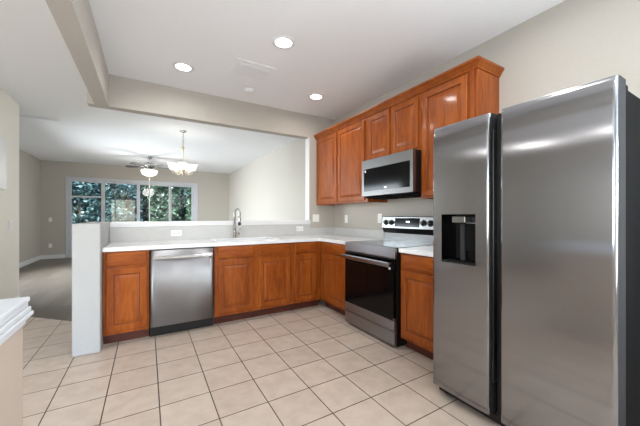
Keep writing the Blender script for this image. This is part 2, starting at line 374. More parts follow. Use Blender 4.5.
base_back('double-door cherry base cabinet under the sink and faucet', -1.962, -1.033, [(-1.922, -1.525), (-1.468, -1.063)])
base_back('cherry base cabinet right of the sink cabinet, at the inner corner', -1.031, -.613, [(-.996, -.69)])
base_right('cherry base cabinet left of the range, at the inner corner', -.613, -1.243, [(-.715, -1.225)])
base_right('cherry base cabinet between the range and the refrigerator', -2.024, -2.585, [(-2.042, -2.565)])

def upper(label, y0, y1, z0, z1, doors, stiles, extra=None):
    t = thing('wall_cabinet', label, 'cabinet', (-.16, (y0+y1)/2, z0), 'wall cabinets')
    c = MB(); T = .016; X = -.325
    c.box(X+.02, -.004, y0-T, y0, z0, z1).box(X+.02, -.004, y1, y1+T, z0, z1).box(X+.02, -.004, y1+T, y0-T, z0+.012, z0+.028).box(X+.02, -.004, y1+T, y0-T, z1-.016, z1).box(-.016, -.004, y1+T, y0-T, z0+.03, z1-.016)
    c.box(X, X+.0199, y1, y0, z0, z1)
    if extra: extra(c)
    build('carcass', c, 'wood', t)
    for a, b_ in doors:
        build('door', panel('x', X-.0195, a, b_, z0+.022, 2.362, fr=.05), WG, t)
    return t
upper('tall two-door cherry wall cabinet in the corner, left of the microwave', -.004, -1.222, 1.372, 2.40, [(-.045, -.580), (-.612, -1.178)], [(-.04, -.004), (-.612, -.58), (-1.222, -1.16)])
upper('short two-door cherry wall cabinet directly above the microwave', -1.224, -2.012, 1.842, 2.40, [(-1.25, -1.60), (-1.632, -1.985)], [(-1.26, -1.224), (-1.64, -1.59), (-2.012, -1.97)])
upper('tall single-door cherry wall cabinet between microwave and refrigerator', -2.014, -2.565, 1.372, 2.40, [(-2.035, -2.488)], [(-2.05, -2.014), (-2.565, -2.48)],
      lambda c: c.box(-.338, -.325, -2.545, -2.508, 1.40, 2.395, .004))
# crown moulding, mitred around the right end
cr = MB(); bm = cr.bm
prof = [(0, 2.384), (.010, 2.386), (.012, 2.396), (.020, 2.404), (.036, 2.426), (.044, 2.432), (.050, 2.436), (.050, 2.452), (0, 2.452)]
rows = []
for e, z in prof:
    rows.append([bm.verts.new(p) for p in ((-.327-e, -.003, z), (-.327-e, -2.567-e*.8, z), (-.004, -2.567-e*.8, z))])
for a, b_ in zip(rows, rows[1:]+rows[:1]):
    for i in range(2): bm.faces.new((a[i], a[i+1], b_[i+1], b_[i]))
bm.faces.new([r[0] for r in rows]); bm.faces.new([r[2] for r in rows])
bmesh.ops.recalc_face_normals(bm, faces=bm.faces[:])
tag(build('crown_molding', cr, ['wood'], loc=None), 'stepped cherry crown molding running along the tops of the wall cabinets', 'molding')

# ------------------------------------------------------------------ worktops
ZT0, ZT1 = .8755, .914
wt = thing('worktop', 'white L-shaped worktop with the sink, along half wall to the range', 'countertop', (-1.6, -.3, ZT0))
SX0, SX1, SY0, SY1 = -1.90, -1.20, -.565, -.185
c = MB(); bm = c.bm
xs = [-2.940, SX0, SX1, -.637, -.003]; ys = [-.637, SY0, SY1, -.003]
def slab(bm, cells, z0, z1):
    vt = {}
    def V(x, y, z):
        k = (x, y, z)
        if k not in vt: vt[k] = bm.verts.new(k)
        return vt[k]
    edges = {}
    for (x0, x1, y0, y1) in cells:
        bm.faces.new((V(x0, y0, z1), V(x1, y0, z1), V(x1, y1, z1), V(x0, y1, z1)))
        bm.faces.new((V(x0, y1, z0), V(x1, y1, z0), V(x1, y0, z0), V(x0, y0, z0)))
        for a, b_ in (((x0, y0), (x1, y0)), ((x1, y0), (x1, y1)), ((x1, y1), (x0, y1)), ((x0, y1), (x0, y0))):
            if (b_, a) in edges: del edges[(b_, a)]
            else: edges[(a, b_)] = 1
    for a, b_ in edges: bm.faces.new((V(*a, z0), V(*b_, z0), V(*b_, z1), V(*a, z1)))
cells = [(xs[i], xs[i+1], ys[j], ys[j+1]) for i in range(4) for j in range(3) if not (i == 1 and j == 1)]
cells.append((-.637, -.003, -1.248, -.637))
slab(bm, cells, ZT0, ZT1)
ed = [e for e in bm.edges if all(v.co.z > ZT1-.001 for v in e.verts) and len(e.link_faces) == 2 and abs(e.link_faces[0].normal.z-e.link_faces[1].normal.z) > .5]
bm.normal_update()
ed = [e for e in bm.edges if all(v.co.z > ZT1-.001 for v in e.verts) and len(e.link_faces) == 2 and abs(e.link_faces[0].normal.z-e.link_faces[1].normal.z) > .5]
bmesh.ops.bevel(bm, geom=ed, offset=.006, segments=3, affect='EDGES', profile=.5)
build('slab', c, 'quartz', wt)
bs = MB().box(-2.940, -.448, -.016, -.001, .9145, 1.0775).box(-.448, -.0165, -.016, -.001, .9145, 1.019, .002).box(-.016, -.001, -1.248, -.001, .9145, 1.019, .002)
build('backsplash', bs, 'splash', wt)
wt = thing('worktop', 'short white worktop between the range and the refrigerator', 'countertop', (-.3, -2.3, ZT0))
c = MB().box(-.637, -.003, -2.587, -2.020, ZT0, ZT1, .005, 3); build('slab', c, 'quartz', wt)
build('backsplash', MB().box(-.016, -.001, -2.587, -2.020, .9145, 1.019, .002), 'splash', wt)

# sink
sk = thing('sink', 'white sink set into the worktop in front of the faucet', 'sink', ((SX0+SX1)/2, -.34, ZT1-.2))
c = MB(); bm = c.bm
rings = [(-.018, ZT1+.0005), (-.018, ZT1+.006), (-.012, ZT1+.009), (.004, ZT1+.008), (.010, ZT1+.002), (.012, ZT1-.03), (.022, ZT1-.17), (.05, ZT1-.19)]
prev = None
for ins, z in rings:
    r = [bm.verts.new(p) for p in ((SX0+ins, SY0+ins, z), (SX1-ins, SY0+ins, z), (SX1-ins, SY1-ins, z), (SX0+ins, SY1-ins, z))]
    if prev:
        for i in range(4): bm.faces.new((prev[i], prev[(i+1) % 4], r[(i+1) % 4], r[i]))
    prev = r
bm.faces.new(prev)
build('basin', c, 'white', sk)
build('drain', MB().lathe([(0, .004), (.035, .004), (.042, 0), (.042, -.002)], (-1.55, -.34, ZT1-.189)), 'chrome', sk)

# faucet
fx, fy, fz_ = -1.610, -.10, ZT1+.001
fa = thing('faucet', 'tall chrome gooseneck faucet with black spray tip at the sink', 'faucet', (fx, fy, fz_))
build('base', MB().lathe([(0, 0), (.030, 0), (.030, .006), (.024, .014), (.021, .016), (.021, .10), (.017, .106), (0, .106)], (fx, fy, fz_)), 'chrome', fa)
pts = [(fx, fy, fz_+.10), (fx, fy, fz_+.30)]
R = .080
dx, dy = .12, -.993
for k in range(1, 13):
    a = PI*k/12
    q = R-R*math.cos(a); pts.append((fx+dx*q, fy+dy*q, fz_+.30+R*math.sin(a)))
pts.append((fx+dx*2*R, fy+dy*2*R, fz_+.262))
build('spout', MB().tube(pts, .0145, 14), 'chrome', fa)
ex, ey = fx+dx*2*R, fy+dy*2*R
sp = build('spray_head', MB().lathe([(0, 0), (.015, 0), (.0165, .02), (.015, .055), (.0135, .06), (0, .06)], (ex, ey, fz_+.205)), 'chrome', fa)
build('spray_tip', MB().lathe([(0, 0), (.016, 0), (.0175, .006), (.0175, .032), (0, .032)], (ex, ey, fz_+.172)), 'black', sp, label='black spray tip')
build('lever', MB().cyl((fx+.018, fy, fz_+.055), (fx+.060, fy, fz_+.055), .014).tube([(fx+.052, fy, fz_+.060), (fx+.062, fy-.004, fz_+.09), (fx+.066, fy-.01, fz_+.145)], [.008, .007, .006]), 'chrome', fa)

# ------------------------------------------------------------------ dishwasher
DX0, DX1 = -2.568, -1.966
dw = thing('dishwasher', 'stainless steel dishwasher with a bar handle between cherry cabinets', 'dishwasher', ((DX0+DX1)/2, -.3, 0))
build('tub', MB().box(DX0+.004, DX1-.004, -.585, -.03, .11, .868), 'darkgrey', dw)
c = MB(); bm = c.bm
n = 24; A = []; B = []
for i in range(n+1):
    x = DX0+.003+(DX1-DX0-.006)*i/n; u = 2*i/n-1
    y = -.640-.003*(1-u*u)+(.006 if i in (0, n) else 0)
    A.append((x, y))
prf = A+[(DX1-.003, -.588), (DX0+.003, -.588)]
c.prism(prf, 'z', .112, .864)
for f in c.bm.faces:
    if abs(f.normal.y) > .5: f.smooth = True
build('door', c, 'steel', dw)
hd = MB(); z = .795
hp = []
for i in range(13):
    u = 2*i/12-1; hp.append((-2.267+u*.272, -.682-.010*(1-u*u), z))
hb = bmesh.new()
rw = [[hb.verts.new((p[0], p[1]+dy_, p[2]+dz_)) for dy_, dz_ in ((-.007, -.010), (-.004, -.014), (.004, -.014), (.006, -.010), (.006, .010), (.004, .014), (-.004, .014), (-.007, .010))] for p in hp]
for a, d in zip(rw, rw[1:]):
    for k in range(8): hb.faces.new((a[k], a[(k+1) % 8], d[(k+1) % 8], d[k]))
hb.faces.new(rw[0]); hb.faces.new(rw[-1]); bmesh.ops.recalc_face_normals(hb, faces=hb.faces[:]); hd.add(hb)
hd.tube([(-2.267-.262, -.684, z), (-2.267-.262, -.640, z)], .009).tube([(-2.267+.262, -.684, z), (-2.267+.262, -.640, z)], .009)
build('handle', hd, 'handle', dw)
build('toe_kick', MB().box(DX0+.002, DX1-.002, -.575, -.53, .004, .110, .003), 'black', dw, label='black toe kick')

# ------------------------------------------------------------------ range
RY0, RY1 = -1.253, -2.013
rg = thing('range', 'stainless electric range with black glass oven door below the microwave', 'range', (-.34, (RY0+RY1)/2, 0))
build('body', MB().box(-.645, -.03, RY1, RY0, .03, .895, .002).box(-.60, -.06, RY1+.03, RY0-.03, .0, .03), 'black', rg, label='black side panels')
build('cooktop', MB().box(-.655, -.10, RY1-.001, RY0+.001, .8955, .9165, .004), 'cooktop', rg, label='dark glass cooktop')
for (x, y, r) in ((-.50, -1.45, .115), (-.50, -1.82, .09), (-.24, -1.45, .08), (-.24, -1.82, .10)):
    rb = MB()
    for q in (r,):
        rb.lathe([(q, .0003), (q, .0008), (q+.004, .0008), (q+.004, .0003)], (x, y, .9165), 40)
    build('burner_ring', rb, 'ring', rg)
build('front_panel', MB().box(-.680, -.6455, RY1, RY0, .818, .9155, .006, 3), 'steel', rg)
build('bright_lip', MB().box(-.690, -.6805, RY1+.004, RY0-.004, .817, .829, .003), 'steelp', rg)
build('trim_strip', MB().box(-.6560, -.6455, RY1+.004, RY0-.004, .8075, .8175), 'black', rg)
dr = build('oven_door', MB().box(-.680, -.648, RY1+.002, RY0-.002, .706, .804, .003), 'blackgloss', rg, label='black glass')
build('lower_band', MB().box(-.680, -.648, RY1+.002, RY0-.002, .164, .252, .003), 'steel', dr)
build('oven_glass', MB().box(-.6785, -.648, RY1+.014, RY0-.002, .2525, .7055, .001), 'blackgloss', dr, label='black glass')
build('badge', MB().box(-.6815, -.6801, -1.966, -1.94, .712, .734, .0004), 'badge', dr)
hh = MB().box(-.746, -.724, RY1+.012, RY0-.012, .742, .790, .009, 3).box(-.730, -.680, RY1+.024, RY1+.05, .760, .784, .004).box(-.730, -.680, RY0-.05, RY0-.024, .760, .784, .004)
build('handle', hh, 'steelp', dr)
build('edge_trim', MB().box(-.6825, -.648, RY1+.002, RY1+.013, .2525, .280, .001), 'steelp', dr)
build('drawer', MB().box(-.678, -.648, RY1+.002, RY0-.002, .030, .150, .003).box(-.672, -.648, RY1+.002, RY0-.002, .1505, .157), 'steel', rg)
bgm = MB().prism([(-.022, .917), (-.098, .917), (-.098, 1.055), (-.125, 1.066), (-.108, 1.192), (-.096, 1.200), (-.022, 1.200)], 'y', RY1, RY0)
bk = build('backguard', bgm, 'steelp', rg)
build('vent_strip', MB().prism([(-.0985, 1.006), (-.101, 1.006), (-.124, 1.062), (-.0985, 1.055)], 'y', RY1+.006, RY0-.006), 'black', bk, label='black vent slot')
def facept(y, z, off=0):
    t_ = (z-1.066)/(1.192-1.066); return (-.125+t_*.017-off, y, z)
dp = MB(); z0, z1 = 1.082, 1.180; e = .0015
dp.prism([(facept(0, z0)[0]-e, z0), (facept(0, z1)[0]-e, z1), (facept(0, z1)[0]+.002, z1), (facept(0, z0)[0]+.002, z0)], 'y', -1.815, -1.458)
ds = build('display_panel', dp, 'blackgloss', bk, label='black touch panel')
dg = MB()
for k, y in enumerate((-1.632, -1.644, -1.660, -1.672)):
    x = facept(0, 1.138, .0022)[0]
    dg.box(x-.0004, x+.0004, y-.007, y+.001, 1.128, 1.148)
build('clock_digits', dg, 'display', ds)
tilt = Matrix.Rotation(math.atan2(.017, .126), 4, 'Y')
for y in (-1.318, -1.405, -1.868, -1.955):
    k = MB(); p0 = Vector(facept(y, 1.128)); nrm = Vector((-1, 0, -.13)).normalized()
    nrm = Vector((-.991, 0, .134))
    k.cyl(p0, p0+nrm*.006, .033, 28).cyl(p0+nrm*.006, p0+nrm*.030, .026, 28, .022)
    kn = build('knob', k, 'black', bk, label='black control knob')
    g = MB().box(p0.x-.040, p0.x-.006, y-.004, y+.004, 1.112, 1.152, .002)
    build('grip', g, 'steelp', kn)

# ------------------------------------------------------------------ microwave
mw = thing('microwave', 'stainless over-the-range microwave with black glass door', 'microwave', (-.22, (RY0+RY1)/2, 1.43))
MY0, MY1, MZ0, MZ1 = -1.255, -2.010, 1.432, 1.838
build('body', MB().box(-.400, -.008, MY1, MY0, MZ0+.004, MZ1-.001, .002), 'black', mw, label='black casing')
dm = MB(); bm = dm.bm
gy0, gy1, gz0, gz1 = -1.289, -1.973, 1.484, 1.738
X = -.436
for (a0, a1, z0, z1) in ((MY1, gy1, MZ0, MZ1), (gy0, MY0, MZ0, MZ1), (gy1, gy0, MZ0, gz0), (gy1, gy0, gz1, MZ1)): dm.box(X, -.401, a0, a1, z0, z1)
md = build('door', dm, 'mwsteel', mw)
build('door_glass', MB().box(X+.0012, -.401, gy1+.0005, gy0-.0005, gz0+.0005, gz1-.0005), 'blackgloss', md, label='black glass')
build('badge', MB().box(X-.0002, X+.0010, -1.658, -1.622, 1.499, 1.517, .0003), 'badge', md)
build('sticker', MB().box(X+.0002, X+.0010, -1.322, -1.302, 1.700, 1.724), 'badge', md)
build('handle', MB().box(X-.006, X+.03, MY1+.03, MY1+.30, MZ0-.006, MZ0-.0005, .002), 'black', md)
vn = MB().box(-.395, -.03, MY1+.02, MY0-.02, MZ0-.022, MZ0+.0035)
for i in range(2): vn.box(-.34, -.16, MY0-.08-.36*i, MY0-.30-.36*i, MZ0-.034, MZ0-.0221, .003)
build('underside_filter', vn, 'darkgrey', mw)

# ------------------------------------------------------------------ refrigerator
FY0, FY1 = -2.604, -3.510
fr = thing('refrigerator', 'large stainless side-by-side refrigerator with a water dispenser', 'refrigerator', (-.45, (FY0+FY1)/2, 0))
build('cabinet', MB().box(-.785, -.04, FY1+.004, FY0-.004, .03, 1.765, .006).box(-.76, -.08, FY1+.03, FY0-.03, .0, .03), 'darkgrey', fr, label='dark grey casing')
build('kick_grille', MB().box(-.86, -.786, FY1+.01, FY0-.01, .012, .062, .003), 'black', fr)
gk = MB().box(-.800, -.7855, FY1+.012, -3.035, .07, 1.775).box(-.800, -.7855, -2.995, FY0-.012, .07, 1.775)
build('gasket', gk, 'black', fr)
def fdoor(y0, y1, hinge, seam, hole=None):
    """door with softly convex front; y0>y1; seam = side ('lo' or 'hi') with the pocket handle"""
    z0, z1 = .064, 1.797
    c = MB(); bm = c.bm
    def front(y):
        u = (y-(y0+y1)/2)/((y0-y1)/2)
        x = -.9165-.0045*(1-u*u)
        d_ = min(y0-y, y-y1); r = .014
        if d_ < r: x += r-math.sqrt(max(0, r*r-(r-d_)**2))
        return x
    ysl = sorted(set([y1+(y0-y1)*i/28 for i in range(29)]+[y1+.002, y1+.005, y1+.009, y1+.014, y0-.002, y0-.005, y0-.009, y0-.014]+([hole[0], hole[1]] if hole else [])))
    zsl = [z0, z0+.003, z0+.010]+([hole[2], hole[3]] if hole else [])+[.6 if not hole else .6, 1.5, 1.70, 1.76, 1.782, z1-.008, z1-.002, z1]
    zsl = sorted(set(zsl))
    def zoff(z):
        o_ = 0
        for zz, s_ in ((z1-z, .008), (z-z0, .008)):
            if zz < s_: o_ += s_-math.sqrt(max(0, s_*s_-(s_-zz)**2))
        if z > 1.70: o_ += .010*((z-1.70)/.097)**2
        return o_
    G = [[bm.verts.new((front(y)+zoff(z), y, z)) for y in ysl] for z in zsl]
    for i in range(len(zsl)-1):
        for j in range(len(ysl)-1):
            if hole and zsl[i] >= hole[2]-1e-6 and zsl[i+1] <= hole[3]+1e-6 and ysl[j] >= hole[0]-1e-6 and ysl[j+1] <= hole[1]+1e-6: continue
            f = bm.faces.new((G[i][j], G[i][j+1], G[i+1][j+1], G[i+1][j])); f.smooth = True
    xb = -.802
    Bk = {}
    rim = [(i, 0) for i in range(len(zsl))]+[(len(zsl)-1, j) for j in range(1, len(ysl))]+[(i, len(ysl)-1) for i in range(len(zsl)-2, -1, -1)]+[(0, j) for j in range(len(ysl)-2, 0, -1)]
    bv = [bm.verts.new((xb, ysl[j], zsl[i])) for i, j in rim]
    rv = [bm.verts.new(G[i][j].co) for i, j in rim]
    for k in range(len(rim)):
        k2 = (k+1) % len(rim); a = rv[k]; b_ = rv[k2]
        f = bm.faces.new((a, b_, bv[k2], bv[k])); f.material_index = 1
    bm.faces.new(bv).material_index = 1
    if hole:
        h0, h1, hz0, hz1 = hole
        j0, j1, i0, i1 = ysl.index(h0), ysl.index(h1), zsl.index(hz0), zsl.index(hz1)
        rm = [(i0, j) for j in range(j0, j1+1)]+[(i, j1) for i in range(i0+1, i1+1)]+[(i1, j) for j in range(j1-1, j0-1, -1)]+[(i, j0) for i in range(i1-1, i0, -1)]
        hv = [bm.verts.new((-.842, ysl[j], zsl[i])) for i, j in rm]
        hr = [bm.verts.new(G[i][j].co) for i, j in rm]
        for k in range(len(rm)):
            k2 = (k+1) % len(rm); f = bm.faces.new((hr[k], hr[k2], hv[k2], hv[k])); f.material_index = 2
        bm.faces.new(hv).material_index = 2
    bmesh.ops.recalc_face_normals(bm, faces=bm.faces[:])
    return c
HO = (-2.908, -2.677, .906, 1.215)
M['doorside'] = mat('grey_door_edge', srgb(52, 52, 54), .7, 0, Specular_IOR_Level=.15)
ld = build('freezer_door', fdoor(FY0, -2.985, 1, 'lo', HO), ['steelv', 'doorside', 'blackgloss'], fr)
rd = build('fresh_food_door', fdoor(-3.045, FY1, 1, 'hi'), ['steelv', 'doorside', 'black'], fr)
build('pocket_handle', MB().box(-.893, -.81, -2.9995, -2.9862, .25, 1.70, .004), 'black', ld)
build('pocket_handle', MB().box(-.893, -.81, -3.0438, -3.030, .25, 1.70, .004), 'black', rd)
build('seam_cover', MB().box(-.86, -.7851, -3.0285, -3.0005, .066, 1.790), 'black', fr)
di = build('dispenser', MB().box(-.905, -.843, -2.832, -2.742, 1.160, 1.203, .006, 3), 'steelp', ld)
build('paddle', MB().box(-.872, -.846, -2.902, -2.812, .985, 1.150, .004), 'darkgrey', di)
build('drip_tray', MB().box(-.915, -.843, -2.903, -2.682, .9065, .918, .002), 'black', di)
build('spill_guard', MB().box(-.860, -.8425, -2.800, -2.770, .92, 1.155, .003), 'doorside', di)
build('chute_frame', MB().box(-.862, -.8425, -2.904, -2.812, 1.156, 1.164, .001), 'steelp', di)
for y in (-3.46, -2.66):
    build('hinge_cover', MB().box(-.86, -.74, y-.04, y+.04, 1.7985 if False else 1.766, 1.793, .006).box(-.80, -.70, y-.035, y+.035, 1.7655, 1.800, .006), 'darkgrey', fr)
for y in (-3.46, -2.66): build('foot', MB().cyl((-.83, y, 0), (-.83, y, .02), .018).cyl((-.83, y, .02), (-.83, y, .0121+.05), .008), 'doorside', fr)

# ------------------------------------------------------------------ outlets and switches
def wallplate(name, label, cat, c, ax, w_, h_, kind):
    """ax: 'y-' faces -Y, 'x-' faces -X, 'x+' faces +X"""
    t = thing(name, label, cat, c, 'white wall plates')
    def bx(u0, u1, z0, z1, d0, d1, bev=0):
        m_ = MB()
        if ax == 'y-': m_.box(c[0]+u0, c[0]+u1, c[1]-d1, c[1]-d0, c[2]+z0, c[2]+z1, bev)
        if ax == 'x-': m_.box(c[0]-d1, c[0]-d0, c[1]+u0, c[1]+u1, c[2]+z0, c[2]+z1, bev)
        if ax == 'x+': m_.box(c[0]+d0, c[0]+d1, c[1]+u0, c[1]+u1, c[2]+z0, c[2]+z1, bev)
        return m_
    build('plate', bx(-w_/2, w_/2, -h_/2, h_/2, .0005, .006, .0015), 'plate', t)
    if kind == 'h':
        for s_ in (-1, 1):
            so = build('socket', bx(s_*.028-.015, s_*.028+.015, -.013, .013, .0061, .0085, .002), 'plate', t)
            build('slot', bx(s_*.028-.006, s_*.028-.003, -.006, .006, .0086, .0090), 'slot', so); build('slot', bx(s_*.028+.003, s_*.028+.006, -.006, .006, .0086, .0090), 'slot', so)
    if kind == 'v':
        for s_ in (-1, 1):
            so = build('socket', bx(-.013, .013, s_*.028-.015, s_*.028+.015, .0061, .0085, .002), 'plate', t)
            build('slot', bx(-.006, -.004, s_*.028-.006, s_*.028+.006, .0086, .0090), 'slot', so); build('slot', bx(.004, .006, s_*.028-.006, s_*.028+.006, .0086, .0090), 'slot', so)
    if kind == 's': build('rocker', bx(-.016, .016, -.033, .033, .0061, .0095, .002), 'plate', t)
    if kind == 'ss':
        for s_ in (-1, 1): build('rocker', bx(s_*.023-.016, s_*.023+.016, -.033, .033, .0061, .0095, .002), 'plate', t)
wallplate('outlet', 'horizontal white outlet on the backsplash left of the faucet', 'outlet', (-2.288, -.016, .998), 'y-', .118, .072, 'h')
wallplate('outlet', 'horizontal white outlet on the backsplash right of the faucet', 'outlet', (-.625, -.016, 1.014), 'y-', .118, .072, 'h')
wallplate('light_switch', 'white double switch plate on the pier beside the pass-through', 'switch', (-.335, 0, 1.172), 'y-', .115, .115, 'ss')
wallplate('outlet', 'white vertical outlet on the right wall under the corner wall cabinet', 'outlet', (0, -.345, 1.16), 'x-', .072, .115, 'v')
wallplate('outlet', 'white vertical outlet on the right wall just left of the range controls', 'outlet', (0, -1.08, 1.175), 'x-', .072, .118, 'v')
wallplate('light_switch', 'white double light switch on the left wall near its far end', 'switch', (-4.12, 1.39, 1.09), 'x+', .115, .115, 'ss')
wallplate('light_switch', 'small white switch high on the far living room wall left of the glass door', 'switch', (-4.93, 6.99, 1.10), 'y-', .072, .115, 's')
wallplate('outlet', 'small white outlet low on the far living room wall near the corner', 'outlet', (-4.93, 6.99, .37), 'y-', .072, .115, 'v')
# white framed niche panel on left wall
pn = MB().prism([(1.135+.05*math.cos(a)-.05 if False else y, z) for y, z in [(.80, 1.53), (1.165, 1.53), (1.165, 2.05), (1.150, 2.10), (1.11, 2.135), (1.05, 2.15), (.80, 2.15)] for a in (0,)], 'x', -4.1195, -4.085)
tag(build('wall_panel', pn, 'white', loc=None), 'white round-cornered panel on the left wall at the picture edge', 'panel')

# ------------------------------------------------------------------ ceiling fixtures
def downlight(x, y, label, power=2.6):
    t = thing('recessed_light', label, 'light', (x, y, H), 'recessed ceiling lights')
    build('trim_ring', MB().lathe([(.072, -.001), (.074, -.006), (.098, -.007), (.104, -.001)], (x, y, H), 40), 'white', t)
    build('lens', MB().lathe([(0, -.004), (.072, -.004), (.0715, -.001), (0, -.001)], (x, y, H), 40), 'bulb', t)
    l = lamp('recessed_light_lamp', 'AREA', (0, 0, -.012), (0, 0, 0), power, (1, .98, .95), shape='DISK', size=.14, spread=math.radians(170)); l.parent = t
downlight(-2.265, -.585, 'leftmost of the three glowing recessed ceiling lights, above the dishwasher')
downlight(-1.540, -1.515, 'glowing recessed ceiling light nearest the camera, topmost in the picture')
downlight(-.700, -.640, 'glowing recessed ceiling light nearest the cherry wall cabinets')
for x, y in ((-2.12, -2.9), (-.75, -3.0), (-1.93, -4.9), (-.8, -4.9), (-.8, -5.9)): downlight(x, y, 'unseen recessed light added further back in the kitchen ceiling', 3)  # off-frame lights added to brighten the kitchen and streak the dishwasher

M['dome'] = mat('dome_glass_lit', srgb(255, 255, 255), .3, Emission_Color=(1, .97, .93, 1), Emission_Strength=16)
for y in (-1.0, -2.9):  # domes added out of view for the streaks on the refrigerator
    dl = thing('added_dome_light', 'unseen round white dome light added on the side room ceiling', 'light', (-5.8, y, H), 'added dome lights')
    build('base', MB().lathe([(0, -.001), (.15, -.001), (.155, -.02), (0, -.02)], (-5.8, y, H), 28), 'white', dl)
    build('dome', MB().lathe([(.145, -.021), (.14, -.05), (.11, -.085), (.06, -.105), (0, -.11)], (-5.8, y, H), 28), 'dome', dl)
v = thing('ceiling_vent', 'white square air vent in the kitchen ceiling between the recessed lights', 'vent', (-1.63, -.90, H))
build('frame', MB().box(-1.83, -1.43, -1.05, -.75, H-.006, H-.0005, .002), 'ceil', v)
m_ = MB()
for i in range(5):
    y = -1.000+.046*i
    m_.prism([(y, H-.007), (y+.010, H-.007), (y+.040, H-.020), (y+.030, H-.020)], 'x', -1.79, -1.47)
build('louvers', m_, 'white', v)
v = thing('ceiling_vent', 'long narrow white air vent in the living room ceiling by the left wall', 'vent', (-4.02, 2.26, H))
build('frame', MB().box(-4.30, -3.80, 2.17, 2.33, H-.006, H-.0005, .002), 'ceil', v)
m_ = MB()
for i in range(4):
    y = 2.185+.034*i; m_.prism([(y, H-.007), (y+.008, H-.007), (y+.026, H-.016), (y+.018, H-.016)], 'x', -4.28, -3.82)
build('louvers', m_, 'white', v)
sd = thing('smoke_detector', 'round white smoke detector on the ceiling beyond the square vent', 'smoke detector', (-1.51, -.405, H))
build('base', MB().lathe([(0, -.001), (.066, -.001), (.066, -.012), (0, -.012)], (-1.51, -.405, H)), 'plate', sd)
build('cover', MB().lathe([(.060, -.0125), (.058, -.030), (.048, -.038), (0, -.040)], (-1.51, -.405, H)), 'plate', sd)

# chandelier
cx, cy = -2.028, 1.928
ch = thing('chandelier', 'cream chandelier with five bell glass shades above the dining area', 'chandelier', (cx, cy, H))
build('canopy', MB().lathe([(0, -.001), (.062, -.001), (.060, -.012), (.030, -.028), (0, -.030)], (cx, cy, H)), 'chrome', ch)
pts = []
m_ = MB()
for i in range(11):
    z = H-.03-.022*i; ph = 0 if i % 2 else PI/2
    m_.tube([(cx+.008*math.cos(a)*math.cos(ph), cy+.008*math.cos(a)*math.sin(ph), z-.014+.016*math.sin(a)) for a in [2*PI*k/10 for k in range(11)]], .0022, 6)
m_.tube([(cx+.006, cy, H-.03), (cx+.015, cy+.01, H-.14), (cx+.003, cy, H-.28)], .003, 6)
build('chain', m_, 'chrome', ch)
build('column', MB().lathe([(0, 2.50), (.010, 2.495), (.022, 2.47), (.030, 2.44), (.018, 2.40), (.009, 2.38), (.009, 2.16), (.020, 2.14), (.014, 2.10), (.030, 2.06), (.036, 2.03), (.022, 1.99), (.010, 1.97), (.014, 1.955), (0, 1.945)], (cx, cy, 0), 20), 'cream', ch)
for k in range(5):
    a = 2*PI*k/5-1.667; ca, sa = math.cos(a), math.sin(a)
    P_ = lambda r, z: (cx+r*ca, cy+r*sa, z)
    m_ = MB().tube([P_(.02, 2.04), P_(.05, 2.00), P_(.10, 1.965), P_(.14, 1.965), P_(.17, 1.985), P_(.185, 2.015)], [.008, .009, .008, .008, .008, .010], 8)
    m_.tube([P_(.03, 2.05), P_(.06, 2.075), P_(.085, 2.06), P_(.08, 2.03), P_(.06, 2.03)], .005, 6)
    m_.lathe([(0, 0), (.022, .003), (.024, .012), (0, .014)], P_(.185, 2.012), 16)
    arm = build('arm', m_, 'cream', ch)
    build('shade', MB().lathe([(.020, .012), (.034, .018), (.046, .040), (.054, .075), (.064, .105), (.082, .130), (.079, .131), (.062, .108), (.053, .077), (.042, .042), (.018, .018)], P_(.185, 2.015), 24), 'shade', arm, label='lit white glass bell shade')
l = lamp('chandelier_lamp', 'POINT', (0, 0, -.62), (0, 0, 0), 3.5, (1, .95, .88), shadow_soft_size=.2); l.parent = ch

# ceiling fan
cx, cy = -2.540, 4.90
fn = thing('ceiling_fan', 'ceiling fan with dark blades and a lit white bowl in the living room', 'ceiling fan', (cx, cy, H))
build('canopy', MB().lathe([(0, -.001), (.075, -.001), (.072, -.02), (.045, -.05), (.02, -.06), (0, -.06)], (cx, cy, H)), 'chrome', fn)
build('downrod', MB().cyl((cx, cy, H-.17), (cx, cy, H-.055), .012), 'chrome', fn)
build('motor_housing', MB().lathe([(0, 2.605), (.05, 2.60), (.11, 2.575), (.125, 2.54), (.125, 2.50), (.10, 2.475), (.08, 2.46), (0, 2.46)], (cx, cy, 0)), 'chrome', fn)
for k in range(5):
    a = 2*PI*k/5+.20; R_ = Matrix.Translation((cx, cy, 2.49)) @ Matrix.Rotation(a, 4, 'Z') @ Matrix.Rotation(math.radians(12), 4, 'X')
    q = MB(); out = [(.20, -.045), (.30, -.060), (.45, -.068), (.53, -.064), (.57, -.045), (.585, 0), (.57, .045), (.53, .064), (.45, .068), (.30, .060), (.20, .045)]
    q.prism(out, 'z', -.004, .004); bmesh.ops.transform(q.bm, matrix=R_, verts=q.bm.verts[:])
    bl = build('blade', q, 'bladewood', fn)
    q = MB().box(.10, .26, -.018, .018, -.010, -.0045, .002); bmesh.ops.transform(q.bm, matrix=R_, verts=q.bm.verts[:])
    build('blade_bracket', q, 'chrome', bl)
lk = build('light_kit', MB().lathe([(0, 2.459), (.07, 2.459), (.075, 2.44), (.16, 2.425), (.165, 2.41), (0, 2.41)], (cx, cy, 0)), 'chrome', fn)
build('bowl', MB().lathe([(.17, 2.409), (.19, 2.40), (.195, 2.37), (.180, 2.32), (.145, 2.28), (.08, 2.255), (.03, 2.248), (0, 2.247)], (cx, cy, 0)), 'shade', lk, label='lit white glass bowl')
build('pull_chain', MB().cyl((cx, cy-.01, 1.99), (cx, cy-.01, 2.249), .0025, 6).cyl((cx, cy-.01, 1.96), (cx, cy-.01, 1.99), .006, 8), 'cream', fn)
